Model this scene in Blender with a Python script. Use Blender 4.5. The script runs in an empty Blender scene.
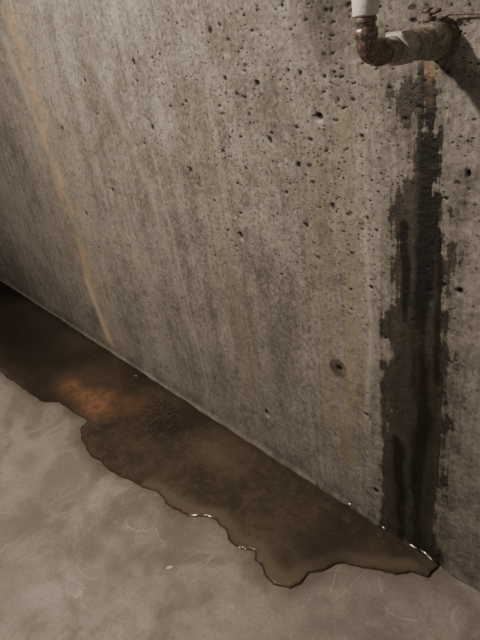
import bpy, bmesh, math, random
import numpy as np
from mathutils import Vector, Matrix
random.seed(4); rng=np.random.RandomState(7)
H=1.30; D=0.904; F=536.0
d=np.array([149,1004,536.]); d/=np.linalg.norm(d)
h=np.array([-505,-211.4,536.]); h-=d*h.dot(d); h/=np.linalg.norm(h)
n=np.cross(d,h)
AX=-h; AY=n; AZ=-d
def ray(px,py):
    r=np.array([px-240.,py-320.,F]); return r.dot(AX),r.dot(AY),r.dot(AZ)
def wp(px,py):
    a,b,c=ray(px,py); t=D/b; return (a*t,H+c*t)
def fp(px,py):
    a,b,c=ray(px,py); t=-H/c; return (a*t,b*t)
W=lambda L:[wp(*p) for p in L]
Fl=lambda L:[fp(*p) for p in L]

# ---------- numpy helpers
_tab=rng.rand(256,256)
def vnoise(x,y,s):
    x=x*s+1000.3; y=y*s+1000.7
    xi=np.floor(x).astype(int); yi=np.floor(y).astype(int)
    fx=x-xi; fy=y-yi; fx=fx*fx*(3-2*fx); fy=fy*fy*(3-2*fy)
    g=lambda i,j:_tab[i%256,j%256]
    return (g(xi,yi)*(1-fx)+g(xi+1,yi)*fx)*(1-fy)+(g(xi,yi+1)*(1-fx)+g(xi+1,yi+1)*fx)*fy-0.5
def fbm(x,y,s,o=4):
    r=0;a=1
    for i in range(o):
        r=r+a*vnoise(x+i*3.1,y-i*1.7,s); s*=2.03; a*=.5
    return r
def segd(x,y,a,b):
    ax,ay=a;bx,by=b; dx=bx-ax;dy=by-ay; L=dx*dx+dy*dy+1e-12
    t=np.clip(((x-ax)*dx+(y-ay)*dy)/L,0,1)
    return np.hypot(x-ax-t*dx,y-ay-t*dy)
def sdf(x,y,poly):
    dist=np.full(x.shape,1e9); ins=np.zeros(x.shape,bool)
    m=len(poly)
    for i in range(m):
        a=poly[i];b=poly[(i+1)%m]
        dist=np.minimum(dist,segd(x,y,a,b))
        if a[1]!=b[1]:
            c=((a[1]>y)!=(b[1]>y))&(x<(b[0]-a[0])*(y-a[1])/(b[1]-a[1])+a[0])
            ins^=c
    return np.where(ins,dist,-dist)
def pline(x,y,pts,w):
    dd=np.full(x.shape,1e9)
    for a,b in zip(pts[:-1],pts[1:]): dd=np.minimum(dd,segd(x,y,a,b))
    return np.exp(-(dd/w)**2)
def blob(x,y,c,rx,ry): return np.exp(-(((x-c[0])/rx)**2+((y-c[1])/ry)**2))

# ---------- mesh helpers
def grid(name,us,vs,fn,mat,attrs=None,keep=None):
    U,V=np.meshgrid(us,vs,indexing='ij'); u=U.ravel(); v=V.ravel()
    co=fn(u,v); nu,nv=len(us),len(vs)
    idx=np.arange(nu*nv).reshape(nu,nv)
    q=np.stack([idx[:-1,:-1],idx[1:,:-1],idx[1:,1:],idx[:-1,1:]],-1).reshape(-1,4)
    if keep is not None:
        k=keep(u,v); q=q[k[q].any(1)]
    used=np.unique(q); remap=-np.ones(nu*nv,int); remap[used]=np.arange(len(used)); q=remap[q]
    co=co[used]
    me=bpy.data.meshes.new(name); me.vertices.add(len(co)); me.vertices.foreach_set('co',co.astype(np.float32).ravel())
    me.loops.add(q.size); me.loops.foreach_set('vertex_index',q.astype(np.int32).ravel())
    me.polygons.add(len(q)); me.polygons.foreach_set('loop_start',(np.arange(len(q))*4).astype(np.int32))
    me.update(calc_edges=True); me.polygons.foreach_set('use_smooth',np.ones(len(q),bool))
    if attrs:
        for k,f in attrs.items():
            a=me.attributes.new(k,'FLOAT','POINT'); a.data.foreach_set('value',f(u,v)[used].astype(np.float32))
    me.materials.append(mat); me.update()
    ob=bpy.data.objects.new(name,me); bpy.context.collection.objects.link(ob); return ob
# ---------- node helper
class NT:
    def __init__(s,name):
        s.m=bpy.data.materials.new(name); s.m.use_nodes=True; s.t=s.m.node_tree; s.t.nodes.clear()
    def N(s,ty,**k):
        nd=s.t.nodes.new(ty)
        for a,b in k.items():setattr(nd,a,b)
        return nd
    def put(s,sock,v):
        if isinstance(v,bpy.types.NodeSocket): s.t.links.new(v,sock)
        elif isinstance(v,(tuple,list)) and len(v)==3 and sock.type=='RGBA': sock.default_value=(*v,1)
        else: sock.default_value=v
    def math(s,op,a,b=0.,c=None,clamp=False):
        nd=s.N('ShaderNodeMath',operation=op,use_clamp=clamp); s.put(nd.inputs[0],a); s.put(nd.inputs[1],b)
        if c is not None:s.put(nd.inputs[2],c)
        return nd.outputs[0]
    def ramp(s,v,lo,hi,a=0.,b=1.):
        nd=s.N('ShaderNodeMapRange',interpolation_type='SMOOTHSTEP'); s.put(nd.inputs[0],v)
        for i,k in enumerate((lo,hi,a,b)): s.put(nd.inputs[i+1],k)
        return nd.outputs[0]
    def mix(s,f,a,b,bt='MIX'):
        nd=s.N('ShaderNodeMix',data_type='RGBA',blend_type=bt); s.put(nd.inputs[0],f); s.put(nd.inputs[6],a); s.put(nd.inputs[7],b); return nd.outputs[2]
    def attr(s,nm): return s.N('ShaderNodeAttribute',attribute_name=nm).outputs['Fac']
    def vec(s,scale=(1,1,1),loc=(0,0,0),src=None):
        if src is None: src=s.N('ShaderNodeTexCoord').outputs['Object']
        mp=s.N('ShaderNodeMapping'); s.t.links.new(src,mp.inputs[0]); mp.inputs['Scale'].default_value=scale; mp.inputs['Location'].default_value=loc; return mp.outputs[0]
    def noise(s,v,sc,det=5,ro=.55,dist=0.):
        nd=s.N('ShaderNodeTexNoise'); s.put(nd.inputs['Vector'],v)
        nd.inputs['Scale'].default_value=sc; nd.inputs['Detail'].default_value=det; nd.inputs['Roughness'].default_value=ro; nd.inputs['Distortion'].default_value=dist
        return nd.outputs['Fac']
    def vor(s,v,sc,feat='F1',rand=1.):
        nd=s.N('ShaderNodeTexVoronoi',feature=feat); s.put(nd.inputs['Vector'],v); nd.inputs['Scale'].default_value=sc; nd.inputs['Randomness'].default_value=rand; return nd
    def bump(s,hgt,dist,strength=1.,nrm=None):
        nd=s.N('ShaderNodeBump'); s.put(nd.inputs['Height'],hgt); nd.inputs['Distance'].default_value=dist; s.put(nd.inputs['Strength'],strength)
        if nrm is not None:s.put(nd.inputs['Normal'],nrm)
        return nd.outputs[0]
    def out(s,col,rough,nrm=None,metal=0.,spec=.5):
        p=s.N('ShaderNodeBsdfPrincipled'); s.put(p.inputs['Base Color'],col); s.put(p.inputs['Roughness'],rough); s.put(p.inputs['Metallic'],metal); s.put(p.inputs['Specular IOR Level'],spec)
        if nrm is not None:s.put(p.inputs['Normal'],nrm)
        o=s.N('ShaderNodeOutputMaterial'); s.t.links.new(p.outputs[0],o.inputs[0]); return s.m

# ================= WALL =================
def wall_mat():
    s=NT('cast_concrete_wall'); V=s.vec()
    big=s.noise(V,1.6,4); med=s.noise(V,7,6,.6); fine=s.noise(V,90,5,.7); grit=s.noise(V,420,2,.6); mot=s.noise(V,26,6,.7)
    st=s.noise(s.vec((16,1,0.7)),1,5,.6); st2=s.noise(s.vec((60,1,1.6)),1,4,.6); st3=s.noise(s.vec((5,1,0.35)),1,3,.5)
    col=s.mix(s.ramp(big,.35,.65),(.145,.131,.111),(.25,.232,.202))
    col=s.mix(s.ramp(st3,.42,.6,0,.5),col,(.33,.310,.272))
    col=s.mix(s.ramp(med,.38,.66,0,.6),col,(.32,.300,.262))
    col=s.mix(s.ramp(st,.45,.68,0,.5),col,(.36,.337,.295))
    col=s.mix(s.ramp(st2,.48,.72,0,.5),col,(.115,.102,.083))
    col=s.mix(s.ramp(s.noise(V,3.3,7,.7,.6),.5,.66,0,.5),col,(.10,.089,.073))
    col=s.mix(s.ramp(mot,.5,.7,0,.6),col,(.10,.089,.073))
    col=s.mix(s.ramp(mot,.45,.3,0,.5),col,(.41,.385,.335))
    col=s.mix(s.ramp(fine,.5,.68,0,.6),col,(.08,.071,.06))
    col=s.mix(s.ramp(fine,.5,.3,0,.45),col,(.47,.445,.395))
    # faint scratches
    for i,(rot,sc) in enumerate([((0,.5,0),1),((0,-.7,0),1)]):
        mp=s.N('ShaderNodeMapping'); s.t.links.new(V,mp.inputs[0]); mp.inputs['Rotation'].default_value=rot; mp.inputs['Scale'].default_value=(1.2,1,5)
        v=s.vor(s.mix(.12,mp.outputs[0],s.N('ShaderNodeTexNoise').outputs['Color']),2.2,'DISTANCE_TO_EDGE')
        msk=s.math('MULTIPLY',s.ramp(v.outputs['Distance'],.008,.0),s.ramp(med,.5,.62))
        col=s.mix(s.math('MULTIPLY',msk,.25),col,(.5,.46,.38))
    nz=s.ramp(med,.32,.6,.3,1.)
    col=s.mix(s.math('MULTIPLY',s.attr('yellow'),s.ramp(st2,.3,.6,.2,.75)),col,(.28,.23,.14))
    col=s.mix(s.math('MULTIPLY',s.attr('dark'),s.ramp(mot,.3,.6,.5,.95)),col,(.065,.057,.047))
    col=s.mix(s.math('MULTIPLY',s.attr('lime'),s.ramp(fine,.35,.6,.3,1.)),col,(.60,.56,.49))
    col=s.mix(s.math('MULTIPLY',s.attr('rust'),s.math('MULTIPLY',nz,s.ramp(mot,.35,.62,.95,.4))),col,(.46,.34,.215))
    wob=s.mix(.008,V,s.N('ShaderNodeTexNoise').outputs['Color'],'ADD')
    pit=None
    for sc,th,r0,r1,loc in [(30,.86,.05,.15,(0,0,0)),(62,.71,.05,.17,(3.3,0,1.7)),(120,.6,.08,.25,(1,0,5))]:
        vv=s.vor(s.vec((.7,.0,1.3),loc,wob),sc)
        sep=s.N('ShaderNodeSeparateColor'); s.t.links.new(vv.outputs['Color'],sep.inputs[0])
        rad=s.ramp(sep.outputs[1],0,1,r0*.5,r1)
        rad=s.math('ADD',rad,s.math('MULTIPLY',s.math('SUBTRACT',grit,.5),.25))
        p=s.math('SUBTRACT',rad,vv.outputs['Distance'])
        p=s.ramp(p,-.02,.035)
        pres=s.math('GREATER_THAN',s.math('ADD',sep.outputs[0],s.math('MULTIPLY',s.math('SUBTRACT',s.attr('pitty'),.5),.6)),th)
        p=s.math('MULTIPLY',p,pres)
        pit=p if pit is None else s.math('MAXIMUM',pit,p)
    hole_shade=s.ramp(s.attr('hole_shade'),.3,.7)
    col=s.mix(s.math('MULTIPLY',pit,.85),col,(.03,.025,.02))  # cavity shade painted into the small pits, on top of their bump
    col=s.mix(s.math('MULTIPLY',hole_shade,.9),col,(.016,.013,.010))  # shade inside the displaced holes darkened directly in the base colour
    # wetness
    sd=s.attr('wet'); e=s.math('ADD',s.math('MULTIPLY',s.math('SUBTRACT',mot,.5),.10),s.math('MULTIPLY',s.math('SUBTRACT',st2,.5),.10))
    q=s.math('ADD',sd,e)
    wet=s.ramp(q,-.003,.007)
    core=s.ramp(s.math('ADD',s.attr('core'),s.math('MULTIPLY',e,5.)),.2,.75)
    wcol=s.mix(1.,col,(.31,.295,.27),'MULTIPLY')
    wcol=s.mix(s.ramp(q,.0,.05,0,.3),wcol,(.045,.039,.031))
    wcol=s.mix(s.math('MULTIPLY',core,.92),wcol,(.008,.007,.006))
    col=s.mix(wet,col,wcol)
    col=s.mix(s.ramp(q,-.05,-.001,0,.55),col,s.mix(1.,col,(.6,.58,.55),'MULTIPLY'))
    col=s.mix(s.math('MULTIPLY',s.attr('rust2'),s.ramp(fine,.35,.6,1.,.4)),col,(.28,.18,.10))
    hgt=s.math('ADD',s.math('MULTIPLY',fine,.7),s.math('MULTIPLY',grit,.3))
    hgt=s.math('ADD',hgt,s.math('MULTIPLY',st2,.45)); hgt=s.math('ADD',hgt,s.math('MULTIPLY',mot,.9))
    hgt=s.math('SUBTRACT',hgt,s.math('MULTIPLY',pit,1.6))
    nr=s.bump(hgt,.0045,.9)
    ro=s.math('SUBTRACT',.88,s.math('MULTIPLY',wet,.42))
    return s.out(col,ro,nr,spec=.4)
stain=W([(421,66),(441,64),(440,100),(441,150),(440,190),(449,205),(446,225),(455,262),(449,300),(452,350),(447,390),(449,430),(440,500),(437,570),(396,570),(380,520),(380,470),(385,420),(380,385),(390,350),(383,320),(396,290),(388,262),(397,240),(387,215),(395,196),(410,183),(418,150),(421,110)])
patch=W([(390,84),(425,72),(425,112),(410,122),(396,108)])
bigpits=[(319,116,6,.012),(257,83,4,.008),(240,235,5,.008),(460,291,5,.009),(445,285,3,.006),(112,190,3,.006),(86,213,2.5,.005),(266,412,4,.006),(376,490,4,.005),(190,170,3,.005),(299,165,3,.006),(352,290,2,.005),(300,72,3,.005),(344,108,3,.005),(430,290,2,.004),(468,174,4,.008),(84,80,4,.006),(152,127,2.5,.005),(333,205,3,.006),(306,225,3,.006),(446,198,3,.005),(62,128,2,.005),(133,62,3,.005),(210,30,3,.005),(270,140,3,.006),(225,78,2.5,.005)]
PITS=[]
for px,py,r,dp in bigpits:
    c=wp(px,py); e=wp(px+r,py); rr=min(max(abs(e[0]-c[0])*.75,.0045),.009); PITS.append((c[0],c[1],rr,rr*random.uniform(.7,1.1),dp))
TIE=wp(338,369)
PITS.append((TIE[0],TIE[1],.009,.007,.010))
for i in range(420):
    px=random.gauss(275,105); py=abs(random.gauss(60,150))
    c=wp(px,py)
    if not(-3.5<c[0]<-.2 and .05<c[1]<1.55): continue
    r=random.choice([.0018,.002,.0025,.0025,.003,.004]); PITS.append((c[0],c[1],r*random.uniform(1,1.9),r*random.uniform(.6,1.),r*1.3))
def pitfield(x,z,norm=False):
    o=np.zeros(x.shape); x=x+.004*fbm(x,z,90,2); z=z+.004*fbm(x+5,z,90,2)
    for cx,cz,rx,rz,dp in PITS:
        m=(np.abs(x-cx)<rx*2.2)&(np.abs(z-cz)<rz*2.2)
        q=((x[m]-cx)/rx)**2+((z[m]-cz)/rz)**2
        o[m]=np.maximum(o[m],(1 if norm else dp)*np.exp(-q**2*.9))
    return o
def wallfn(x,z):
    y=D+pitfield(x,z)+.004*fbm(x,z*.5,2.,3)+.0020*fbm(x*2.5,z*.25,9,3)+.0007*fbm(x,z,60,2)
    y=y+.003*blob(x,z,TIE,.022,.022)**.5
    y=y-.006*np.exp(-(z/.012)**2)*(1+1.2*fbm(x,z,20,3))
    for a,b in FJ: y-= .0016*pline(x,z,[a,b],.0035)*(1+fbm(x,z,12,2))
    return np.stack([x,y,z],-1)
FJ=[(wp(152,150),wp(209,392)),(wp(0,158),wp(42,290))]
rustl=W([(12,20),(30,80),(55,165),(75,230),(92,290),(108,338)])
def core(x,z):
    xx=x+.018*fbm(x*.3,z,7,3)
    r=np.maximum.reduce([pline(xx,z,W([(432,72),(431,150),(428,230),(422,300),(420,380),(418,450),(416,550)]),.024),.75*pline(xx,z,W([(404,225),(406,320)]),.014),.75*pline(xx,z,W([(440,230),(438,340),(438,380)]),.012),.7*pline(xx,z,W([(396,440),(400,550)]),.02)])
    return r*(1+.8*fbm(x*2,z*.5,10,3))
rr_=lambda x,z:np.hypot(x-TIE[0],z-TIE[1])+.006*fbm(x,z,40,2)
attrs={
 'wet':lambda x,z:np.maximum(sdf(x,z,stain),sdf(x,z,patch))+.022*fbm(x*1.8,z,24,4),
 'core':core,
 'hole_shade':lambda x,z:pitfield(x,z,True),
 'rust':lambda x,z:np.clip(.85*pline(x+.05*fbm(x,z,5,3),z,rustl,.036)*(.95+1.2*fbm(x*3,z*.5,5,3))+.35*pline(x,z,rustl,.12)+.12*pline(x,z,W([(345,330),(352,470)]),.03),0,1),
 'rust2':lambda x,z:np.clip(.8*pline(x+.01*fbm(x,z,30,2),z,W([(430,45),(431,72)]),.010)+.3*pline(x,z,W([(430,72),(431,105)]),.007)+.12*pline(x,z,W([(418,330),(416,430)]),.006),0,1),
 'lime':lambda x,z:np.clip(.9*pline(x,z,W([(86,280),(108,338)]),.024)+.35*pline(x+.01*fbm(x,z,10,2),z,W([(366,230),(372,360),(368,400)]),.006)*(1+fbm(x,z,9,2))+.4*np.exp(-(z/.012)**2)*(x<-.9)*(1+fbm(x,z,9,3))+.35*pline(x,z,W([(5,40),(60,180)]),.03)+.9*sum(blob(x,z,wp(p[0]+2,p[1]+5),.009,.005) for p in [(319,116),(240,235),(266,412)])+.3*pline(x,z,W([(152,150),(209,392)]),.006)+.2*pline(x+.02*fbm(x,z,5,2),z,W([(85,40),(150,190),(190,330)]),.02),0,1),
 'yellow':lambda x,z:np.clip(.9*pline(x,z,W([(346,120),(352,300),(350,460)]),.022)+.5*pline(x,z,W([(318,160),(330,420)]),.03)+.5*pline(x,z,W([(205,120),(250,390)]),.04),0,1),
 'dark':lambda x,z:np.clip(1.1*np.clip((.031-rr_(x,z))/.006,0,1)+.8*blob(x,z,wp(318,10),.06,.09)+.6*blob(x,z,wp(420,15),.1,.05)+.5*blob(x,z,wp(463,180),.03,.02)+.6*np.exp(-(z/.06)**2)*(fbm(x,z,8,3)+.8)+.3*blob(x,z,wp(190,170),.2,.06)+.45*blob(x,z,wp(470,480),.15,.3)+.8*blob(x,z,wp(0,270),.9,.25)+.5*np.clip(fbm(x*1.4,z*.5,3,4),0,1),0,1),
 'pitty':lambda x,z:np.clip(.36+.5*blob(x,z,wp(240,60),.5,.45)+.35*blob(x,z,wp(320,200),.3,.3)+.5*fbm(x,z,2.5,3)-.3*np.exp(-(z/.35)**2),0,1),
}
xs=np.concatenate([np.arange(-6,-4,.1),np.arange(-4,-1.6,.008),np.arange(-1.6,-.2,.003),np.arange(-.2,1.6,.1)])
zs=np.concatenate([np.arange(-.012,.05,.004),np.arange(.05,1.6,.0033),np.arange(1.6,2.45,.07)])
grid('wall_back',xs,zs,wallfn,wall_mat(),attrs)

# ================= FLOOR =================
pud=Fl([(-60,262),(0,280),(60,306),(120,346),(200,402),(300,466),(395,528),(460,560),(474,569),(458,577),(438,573),(428,577),(412,572),(396,574),(380,570),(362,569),(345,562),(334,565),(322,572),(309,574),(302,583),(290,589),(276,585),(268,578),(262,567),(254,560),(254,552),(238,549),(229,543),(224,529),(216,520),(204,517),(190,516),(178,510),(166,503),(158,493),(142,487),(128,479),(112,472),(104,465),(92,455),(82,440),(79,428),(88,420),(74,413),(60,403),(42,402),(30,393),(18,386),(0,371),(-60,350)])
pud=[(x,y+.08) if (y>D-.035 ) else (x,y) for x,y in pud]
halo=Fl([(60,395),(90,405),(95,440),(120,470),(100,478),(80,462),(68,440),(68,415)])
def pudsd(x,y):
    return sdf(x,y,pud)+.010*fbm(x,y,22,4)
def floor_mat():
    s=NT('floor_concrete'); V=s.vec()
    big=s.noise(V,2.2,4); med=s.noise(V,9,6,.62); fine=s.noise(V,110,4,.7); grit=s.noise(V,500,2); mot=s.noise(V,24,6,.72)
    col=s.mix(s.ramp(big,.38,.62),(.19,.171,.15),(.295,.27,.238))
    col=s.mix(s.ramp(med,.38,.62,0,.4),col,(.35,.325,.287))
    col=s.mix(s.ramp(s.noise(V,3,6,.6,1.2),.48,.62,0,.65),col,(.16,.141,.12))
    col=s.mix(s.ramp(s.noise(V,5,3,.5,.6),.5,.68,0,.5),col,(.38,.353,.313))
    col=s.mix(s.ramp(mot,.5,.7,0,.4),col,(.155,.134,.11))
    col=s.mix(s.ramp(mot,.42,.3,0,.35),col,(.42,.39,.345))
    col=s.mix(s.ramp(fine,.52,.7,0,.4),col,(.12,.103,.086))
    col=s.mix(s.ramp(fine,.42,.3,0,.35),col,(.46,.43,.38))
    for rot,sc,lo in [((0,0,.4),1.,.45),((0,0,-.9),1.7,.5)]:
        mp=s.N('ShaderNodeMapping'); s.t.links.new(V,mp.inputs[0]); mp.inputs['Rotation'].default_value=rot; mp.inputs['Scale'].default_value=(4*sc,1.1*sc,1)
        v=s.vor(s.mix(.1,mp.outputs[0],s.N('ShaderNodeTexNoise').outputs['Color']),2.,'DISTANCE_TO_EDGE')
        col=s.mix(s.math('MULTIPLY',s.ramp(v.outputs['Distance'],.008,.0),s.ramp(med,lo,.62,0,.4)),col,(.50,.46,.40))
    v=s.vor(s.mix(.1,V,s.N('ShaderNodeTexNoise').outputs['Color']),3.,'DISTANCE_TO_EDGE')
    col=s.mix(s.math('MULTIPLY',s.ramp(v.outputs['Distance'],.006,.0),s.ramp(med,.45,.6,0,.35)),col,(.16,.13,.1))
    col=s.mix(s.math('MULTIPLY',s.attr('halo'),.6),col,(.15,.13,.10))
    sd=s.attr('wet'); e=s.math('MULTIPLY',s.math('SUBTRACT',s.noise(V,70,4,.65),.5),.006)
    q=s.math('ADD',sd,e); wet=s.ramp(q,-.0025,.0025); 
    damp=s.ramp(q,-.05,.0,0,.65)
    col=s.mix(damp,col,s.mix(1.,col,(.6,.55,.5),'MULTIPLY'))
    w=s.mix(s.ramp(s.noise(V,5,5,.6),.35,.65),(.042,.034,.027),(.095,.078,.058))
    w=s.mix(s.ramp(s.noise(V,26,5,.7),.5,.62,0,.45),w,(.135,.113,.085))
    w=s.mix(s.ramp(s.noise(V,45,5,.7),.52,.62,0,.6),w,(.032,.025,.02))
    w=s.mix(s.math('MULTIPLY',s.attr('clear'),.6),w,(.175,.15,.115))
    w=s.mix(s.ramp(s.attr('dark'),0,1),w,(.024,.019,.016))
    w=s.mix(s.math('MULTIPLY',s.attr('sed'),s.ramp(s.noise(V,60,5,.75),.45,.56)),w,(.018,.013,.010))
    w=s.mix(s.math('MULTIPLY',s.attr('rust'),s.ramp(s.noise(V,30,5,.7),.35,.65,.3,1.)),w,(.28,.155,.095))
    w=s.mix(s.math('MULTIPLY',s.ramp(s.math('ABSOLUTE',s.math('SUBTRACT',q,.003)),.0045,.0),.85),w,(.016,.012,.010))
    col=s.mix(wet,col,w)
    hgt=s.math('ADD',s.math('MULTIPLY',fine,.5),s.math('ADD',s.math('MULTIPLY',grit,.2),med))
    return s.out(col,s.math('SUBTRACT',.75,s.math('MULTIPLY',wet,.2)),s.bump(hgt,.003,s.math('SUBTRACT',.6,s.math('MULTIPLY',wet,.3))),spec=.35)
fat={
 'wet':pudsd,
 'halo':lambda x,y:np.clip(sdf(x,y,halo)/.02+.5+1.2*fbm(x,y,15,3),0,1)*np.clip(1-pudsd(x,y)/.01,0,1),
 'clear':lambda x,y:np.clip(1.1*np.exp(-((pudsd(x,y)-.025)/.02)**2)*(x>-1.35)*(.7+1.5*fbm(x,y,9,3))+.8*blob(x,y,fp(215,455),.12,.05),0,1),
 'rust':lambda x,y:np.clip(1.2*blob(x,y,fp(95,400),.13,.06)+.7*blob(x,y,fp(72,388),.16,.05)+.4*blob(x,y,fp(125,405),.1,.08)+.9*fbm(x,y,9,3)*blob(x,y,fp(95,395),.3,.12),0,1),
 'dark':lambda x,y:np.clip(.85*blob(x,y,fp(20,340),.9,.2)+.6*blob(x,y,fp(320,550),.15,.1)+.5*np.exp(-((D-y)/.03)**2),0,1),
 'sed':lambda x,y:np.clip(1.2*blob(x,y,fp(165,418),.16,.11)+.5*blob(x,y,fp(130,380),.3,.08),0,1),
}
xs=np.concatenate([np.arange(-6,-3.9,.1),np.arange(-3.9,-1.3,.008),np.arange(-1.3,-.2,.004),np.arange(-.2,1.6,.1)])
ys=np.concatenate([np.arange(-2.5,0,.1),np.arange(0,.93,.004)])
grid('floor',xs,ys,lambda x,y:np.stack([x,y,0*x+.0004*fbm(x,y,6,2)],-1),floor_mat(),fat)

# ================= WATER =================
def water_mat():
    s=NT('puddle_water'); V=s.vec()
    nr=s.bump(s.noise(V,14,3,.5),.0015,.2); nr=s.bump(s.noise(V,160,2,.5),.0006,.35,nr)
    tr=s.N('ShaderNodeBsdfTransparent'); tr.inputs[0].default_value=(.96,.93,.88,1)
    gl=s.N('ShaderNodeBsdfGlossy'); gl.inputs['Roughness'].default_value=.10; s.put(gl.inputs['Normal'],nr)
    fr=s.N('ShaderNodeFresnel'); fr.inputs[0].default_value=1.40; s.put(fr.inputs['Normal'],nr)
    mx=s.N('ShaderNodeMixShader'); s.put(mx.inputs[0],fr.outputs[0]); s.t.links.new(tr.outputs[0],mx.inputs[1]); s.t.links.new(gl.outputs[0],mx.inputs[2])
    o=s.N('ShaderNodeOutputMaterial'); s.t.links.new(mx.outputs[0],o.inputs[0]); return s.m
def waterfn(x,y):
    q=pudsd(x,y)
    z=.0060*(1-np.exp(-np.clip(q,-.004,1)/.007))+.0006
    z=np.where(q<0,np.maximum(z,-.003),z)
    z=z+.007*np.exp(-np.clip(D-y,0,1)/.007)*(x>-1.4)*(1+1.5*fbm(x,y,30,2))
    return np.stack([x,y,z],-1)
xs=np.concatenate([np.arange(-4.2,-1.8,.012),np.arange(-1.8,-.3,.002)]); ys=np.arange(.2,D+.006,.002)
grid('water_puddle',xs,ys,waterfn,water_mat(),None,lambda x,y:pudsd(x,y)>0)

# ================= PIPE =================
def lathe(name,prof,seg=40,mat=None,noise=0.,square=None):
    bm=bmesh.new(); rings=[]
    P=[]
    for i,(t,r) in enumerate(prof):
        if noise and i and t-P[-1][0]>.006:
            t0,r0=P[-1]; k=int((t-t0)/.003)
            for j in range(1,k): P.append((t0+(t-t0)*j/k,r0+(r-r0)*j/k))
        P.append((t,r))
    for t,r in P:
        ring=[]
        for k in range(seg):
            a=2*math.pi*k/seg; rr=r
            if square and square[0]<=t<=square[1]:
                m=square[2]; b=(a%(2*math.pi/m))-math.pi/m; rr=min(r*1.06,r*.93/math.cos(b))
            if noise and r>0.001: rr+=noise*(math.sin(k*1.7+t*900)*.3+random.uniform(-1,1)*.5)
            ring.append(bm.verts.new((rr*math.cos(a),rr*math.sin(a),t)))
        rings.append(ring)
    for a,b in zip(rings[:-1],rings[1:]):
        for k in range(seg): bm.faces.new((a[k],a[(k+1)%seg],b[(k+1)%seg],b[k]))
    bm.faces.new(list(reversed(rings[0]))); bm.faces.new(rings[-1])
    me=bpy.data.meshes.new(name); bm.to_mesh(me); bm.free()
    for p in me.polygons:p.use_smooth=True
    if mat: me.materials.append(mat)
    ob=bpy.data.objects.new(name,me); bpy.context.collection.objects.link(ob)
    md=ob.modifiers.new('bev','BEVEL'); md.width=.0006; md.segments=2; md.limit_method='ANGLE'; md.angle_limit=math.radians(40)
    return ob
def tube(name,pts,rads,mat,seg=32):
    bm=bmesh.new(); rings=[]
    pts=[Vector(p) for p in pts]
    for i,p in enumerate(pts):
        t=(pts[min(i+1,len(pts)-1)]-pts[max(i-1,0)]).normalized()
        up=Vector((1,0,0)) if abs(t.x)<.8 else Vector((0,0,1))
        a=(up-t*up.dot(t)).normalized(); b=t.cross(a)
        rings.append([bm.verts.new(p+rads[i]*(a*math.cos(2*math.pi*k/seg)+b*math.sin(2*math.pi*k/seg))) for k in range(seg)])
    for a,b in zip(rings[:-1],rings[1:]):
        for k in range(seg): bm.faces.new((a[k],a[(k+1)%seg],b[(k+1)%seg],b[k]))
    bm.faces.new(list(reversed(rings[0]))); bm.faces.new(rings[-1])
    bmesh.ops.recalc_face_normals(bm,faces=bm.faces)
    me=bpy.data.meshes.new(name); bm.to_mesh(me); bm.free()
    for p in me.polygons:p.use_smooth=True
    me.materials.append(mat); ob=bpy.data.objects.new(name,me); bpy.context.collection.objects.link(ob); return ob
def simple(name,c1,c2,c3,rough,metal,sc=60,bd=.001):
    s=NT(name); V=s.vec(); a=s.noise(V,sc,5,.65); b=s.noise(V,sc*3,4,.7)
    col=s.mix(s.ramp(a,.42,.6),c1,c2); col=s.mix(s.ramp(b,.52,.65),col,c3)
    return s.out(col,s.ramp(a,.3,.7,rough,min(1,rough+.25)),s.bump(s.math('ADD',a,b),bd,.6),metal)
m_pvc=simple('white_plastic',(.74,.70,.66),(.68,.63,.58),(.58,.52,.45),.35,0,30,.0003)
m_cop=simple('tarnished_copper',(.24,.165,.125),(.13,.10,.08),(.42,.40,.36),.25,.6,90,.0008)
m_crust=simple('corroded_brass',(.22,.197,.16),(.38,.36,.315),(.10,.082,.065),.35,.3,80,.0025)
m_lime=simple('limescaled_brass',(.33,.31,.27),(.44,.415,.37),(.17,.143,.11),.4,.2,70,.002)
m_steel=simple('rusty_steel',(.12,.09,.07),(.22,.18,.15),(.06,.045,.035),.5,.5,90,.001)
rx,rz=wp(441,39); L=.200
emp=bpy.data.objects.new('water_pipe',None); emp.location=(rx,D,rz); bpy.context.collection.objects.link(emp)
def put(ob,loc,rot=(0,0,0)):
    ob.parent=emp; ob.location=loc; ob.rotation_euler=rot; return ob
RH=(math.radians(90),0,0)
put(lathe('wall_stub',[(-.06,.021),(.03,.021),(.031,.022),(.06,.022)],mat=m_crust,noise=.0007),(0,0,0),RH)
put(lathe('valve_body',[(.010,.021),(.013,.0275),(.02,.029),(.036,.0285),(.044,.026),(.050,.0235),(.062,.0225),(.066,.0240),(.070,.0240),(.073,.0222),(.086,.0222),(.09,.0235),(.095,.0235),(.098,.020)],mat=m_crust,noise=.0008),(0,0,0),RH)
put(lathe('hex_nut',[(.097,.0195),(.099,.0238),(.101,.0250),(.130,.0250),(.132,.0238),(.134,.0195)],48,m_lime,.0003,(.0985,.1325,6)),(0,0,0),RH)
put(lathe('threaded_collar',sum([[(.133+i*.004,.0165),(.135+i*.004,.0187)] for i in range(6)],[])+[(.158,.0165)],mat=m_crust,noise=.0002),(0,0,0),RH)
put(lathe('wall_escutcheon',[(-.005,.033),(.004,.033),(.009,.029),(.012,.022)],mat=m_steel,noise=.0008),(0,0,0),RH)
R=.019; pts=[];rad=[]
pts+= [(0,-(L-R)+.024,0),(0,-(L-R)+.022,0),(0,-(L-R)+.008,0),(0,-(L-R)+.006,0)]; rad+=[.0165,.0192,.0192,.0155]
for i in range(0,13):
    a=math.pi/2*i/12
    pts.append((0,-(L-R)-R*math.sin(a),R-R*math.cos(a))); rad.append(.0152)
pts+=[(0,-L,R+.002),(0,-L,R+.004),(0,-L,R+.014),(0,-L,R+.016)]; rad+=[.0152,.0174,.0174,.0155]
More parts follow.
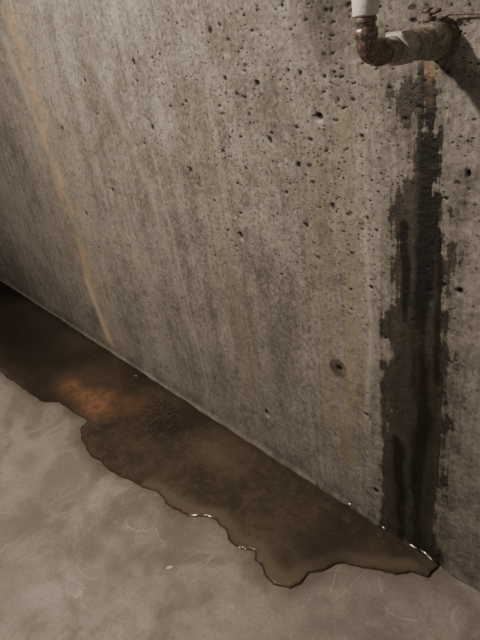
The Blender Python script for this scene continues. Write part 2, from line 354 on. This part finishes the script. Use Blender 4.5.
put(tube('copper_elbow',pts,rad,m_cop),(0,0,0))
put(lathe('copper_nipple',[(R+.014,.0140),(R+.022,.0140),(R+.0225,.0155),(R+.028,.0155),(R+.0285,.0140),(R+.034,.0140)],mat=m_cop),(0,-L,0))
put(lathe('plastic_socket',[(R+.03,.0150),(R+.032,.0180),(R+.058,.0185),(R+.061,.0170),(R+.063,.0150),(R+.064,.0138)],mat=m_pvc),(0,-L,0))
put(lathe('plastic_riser',[(R+.05,.0136),(2.4-rz,.0136)],mat=m_pvc),(0,-L,0))
put(lathe('valve_stem',[(.018,.008),(.028,.008),(.029,.011),(.034,.011),(.035,.005),(.042,.005),(.043,.007),(.047,.007),(.048,.003)],24,m_steel,.0003),(0,-.03,0),(0,math.radians(-8),0))
put(tube('stem_lever',[(-.016,-.03,.044),(-.006,-.03,.042),(.004,-.03,.041),(.014,-.028,.043)],[.003,.004,.004,.0028],m_steel,12),(0,0,0))
put(tube('bonding_wire',[(0,-.02,.024),(.02,-.012,.034),(.05,-.01,.032),(.085,-.006,.026),(.13,-.004,.022),(.22,-.002,.012),(.4,-.002,.0)],[.0015]*7,m_steel,10),(0,0,0))

# ================= CHIPS =================
m_chip=simple('paint_chip_mat',(.62,.56,.48),(.5,.44,.37),(.4,.35,.29),.7,0,200)
def chip(px,py,s,rot):
    x,y=fp(px,py); bm=bmesh.new(); k=random.randint(4,5)
    vs=[bm.verts.new((s*random.uniform(.6,1.1)*math.cos(2*math.pi*i/k)*1.0,s*.6*random.uniform(.6,1.1)*math.sin(2*math.pi*i/k),random.uniform(0,.0015))) for i in range(k)]
    f=bm.faces.new(vs); r=bmesh.ops.extrude_face_region(bm,geom=[f])
    for v in r['geom']:
        if isinstance(v,bmesh.types.BMVert): v.co.z+=.0012
    bmesh.ops.recalc_face_normals(bm,faces=bm.faces)
    me=bpy.data.meshes.new('paint_chip'); bm.to_mesh(me); bm.free(); me.materials.append(m_chip)
    ob=bpy.data.objects.new('paint_chip',me); ob.location=(x,y,.0004); ob.rotation_euler=(0,0,rot); bpy.context.collection.objects.link(ob)
chip(170,568,.013,.9); chip(136,376,.008,.2); chip(232,607,.005,1.2); chip(310,600,.003,0)

# ceiling
s=NT('ceiling_concrete'); V=s.vec(); cm=s.out(s.mix(s.noise(V,4),(.22,.19,.16),(.3,.27,.23)),.9)
grid('ceiling',np.arange(-6,1.7,.5),np.arange(-2.5,1.,.1),lambda x,y:np.stack([x,y,0*x+2.4],-1),cm)

# ================= LIGHT =================
def pt(name,loc,E,col,r):
    l=bpy.data.lights.new(name,'POINT'); l.energy=E; l.color=col; l.shadow_soft_size=r
    o=bpy.data.objects.new(name,l); o.location=loc; bpy.context.collection.objects.link(o)
pt('bulb_light',(-1.45,-.3,2.2),135,(1,.88,.77),.05)
w=bpy.data.worlds.new('w'); bpy.context.scene.world=w; w.use_nodes=True
w.node_tree.nodes['Background'].inputs[0].default_value=(.95,.84,.74,1); w.node_tree.nodes['Background'].inputs[1].default_value=.2

# ================= CAMERA =================
cam=bpy.data.cameras.new('camera'); co=bpy.data.objects.new('camera',cam); bpy.context.collection.objects.link(co)
Rr=Vector((AX[0],AY[0],AZ[0])); Dn=Vector((AX[1],AY[1],AZ[1])); Fw=Vector((AX[2],AY[2],AZ[2]))
M=Matrix.Identity(4)
for i in range(3): M[i][0]=Rr[i]; M[i][1]=-Dn[i]; M[i][2]=-Fw[i]
M[2][3]=H; co.matrix_world=M
cam.sensor_fit='VERTICAL'; cam.sensor_height=24; cam.lens=24*F/640; cam.clip_start=.01
bpy.context.scene.camera=co
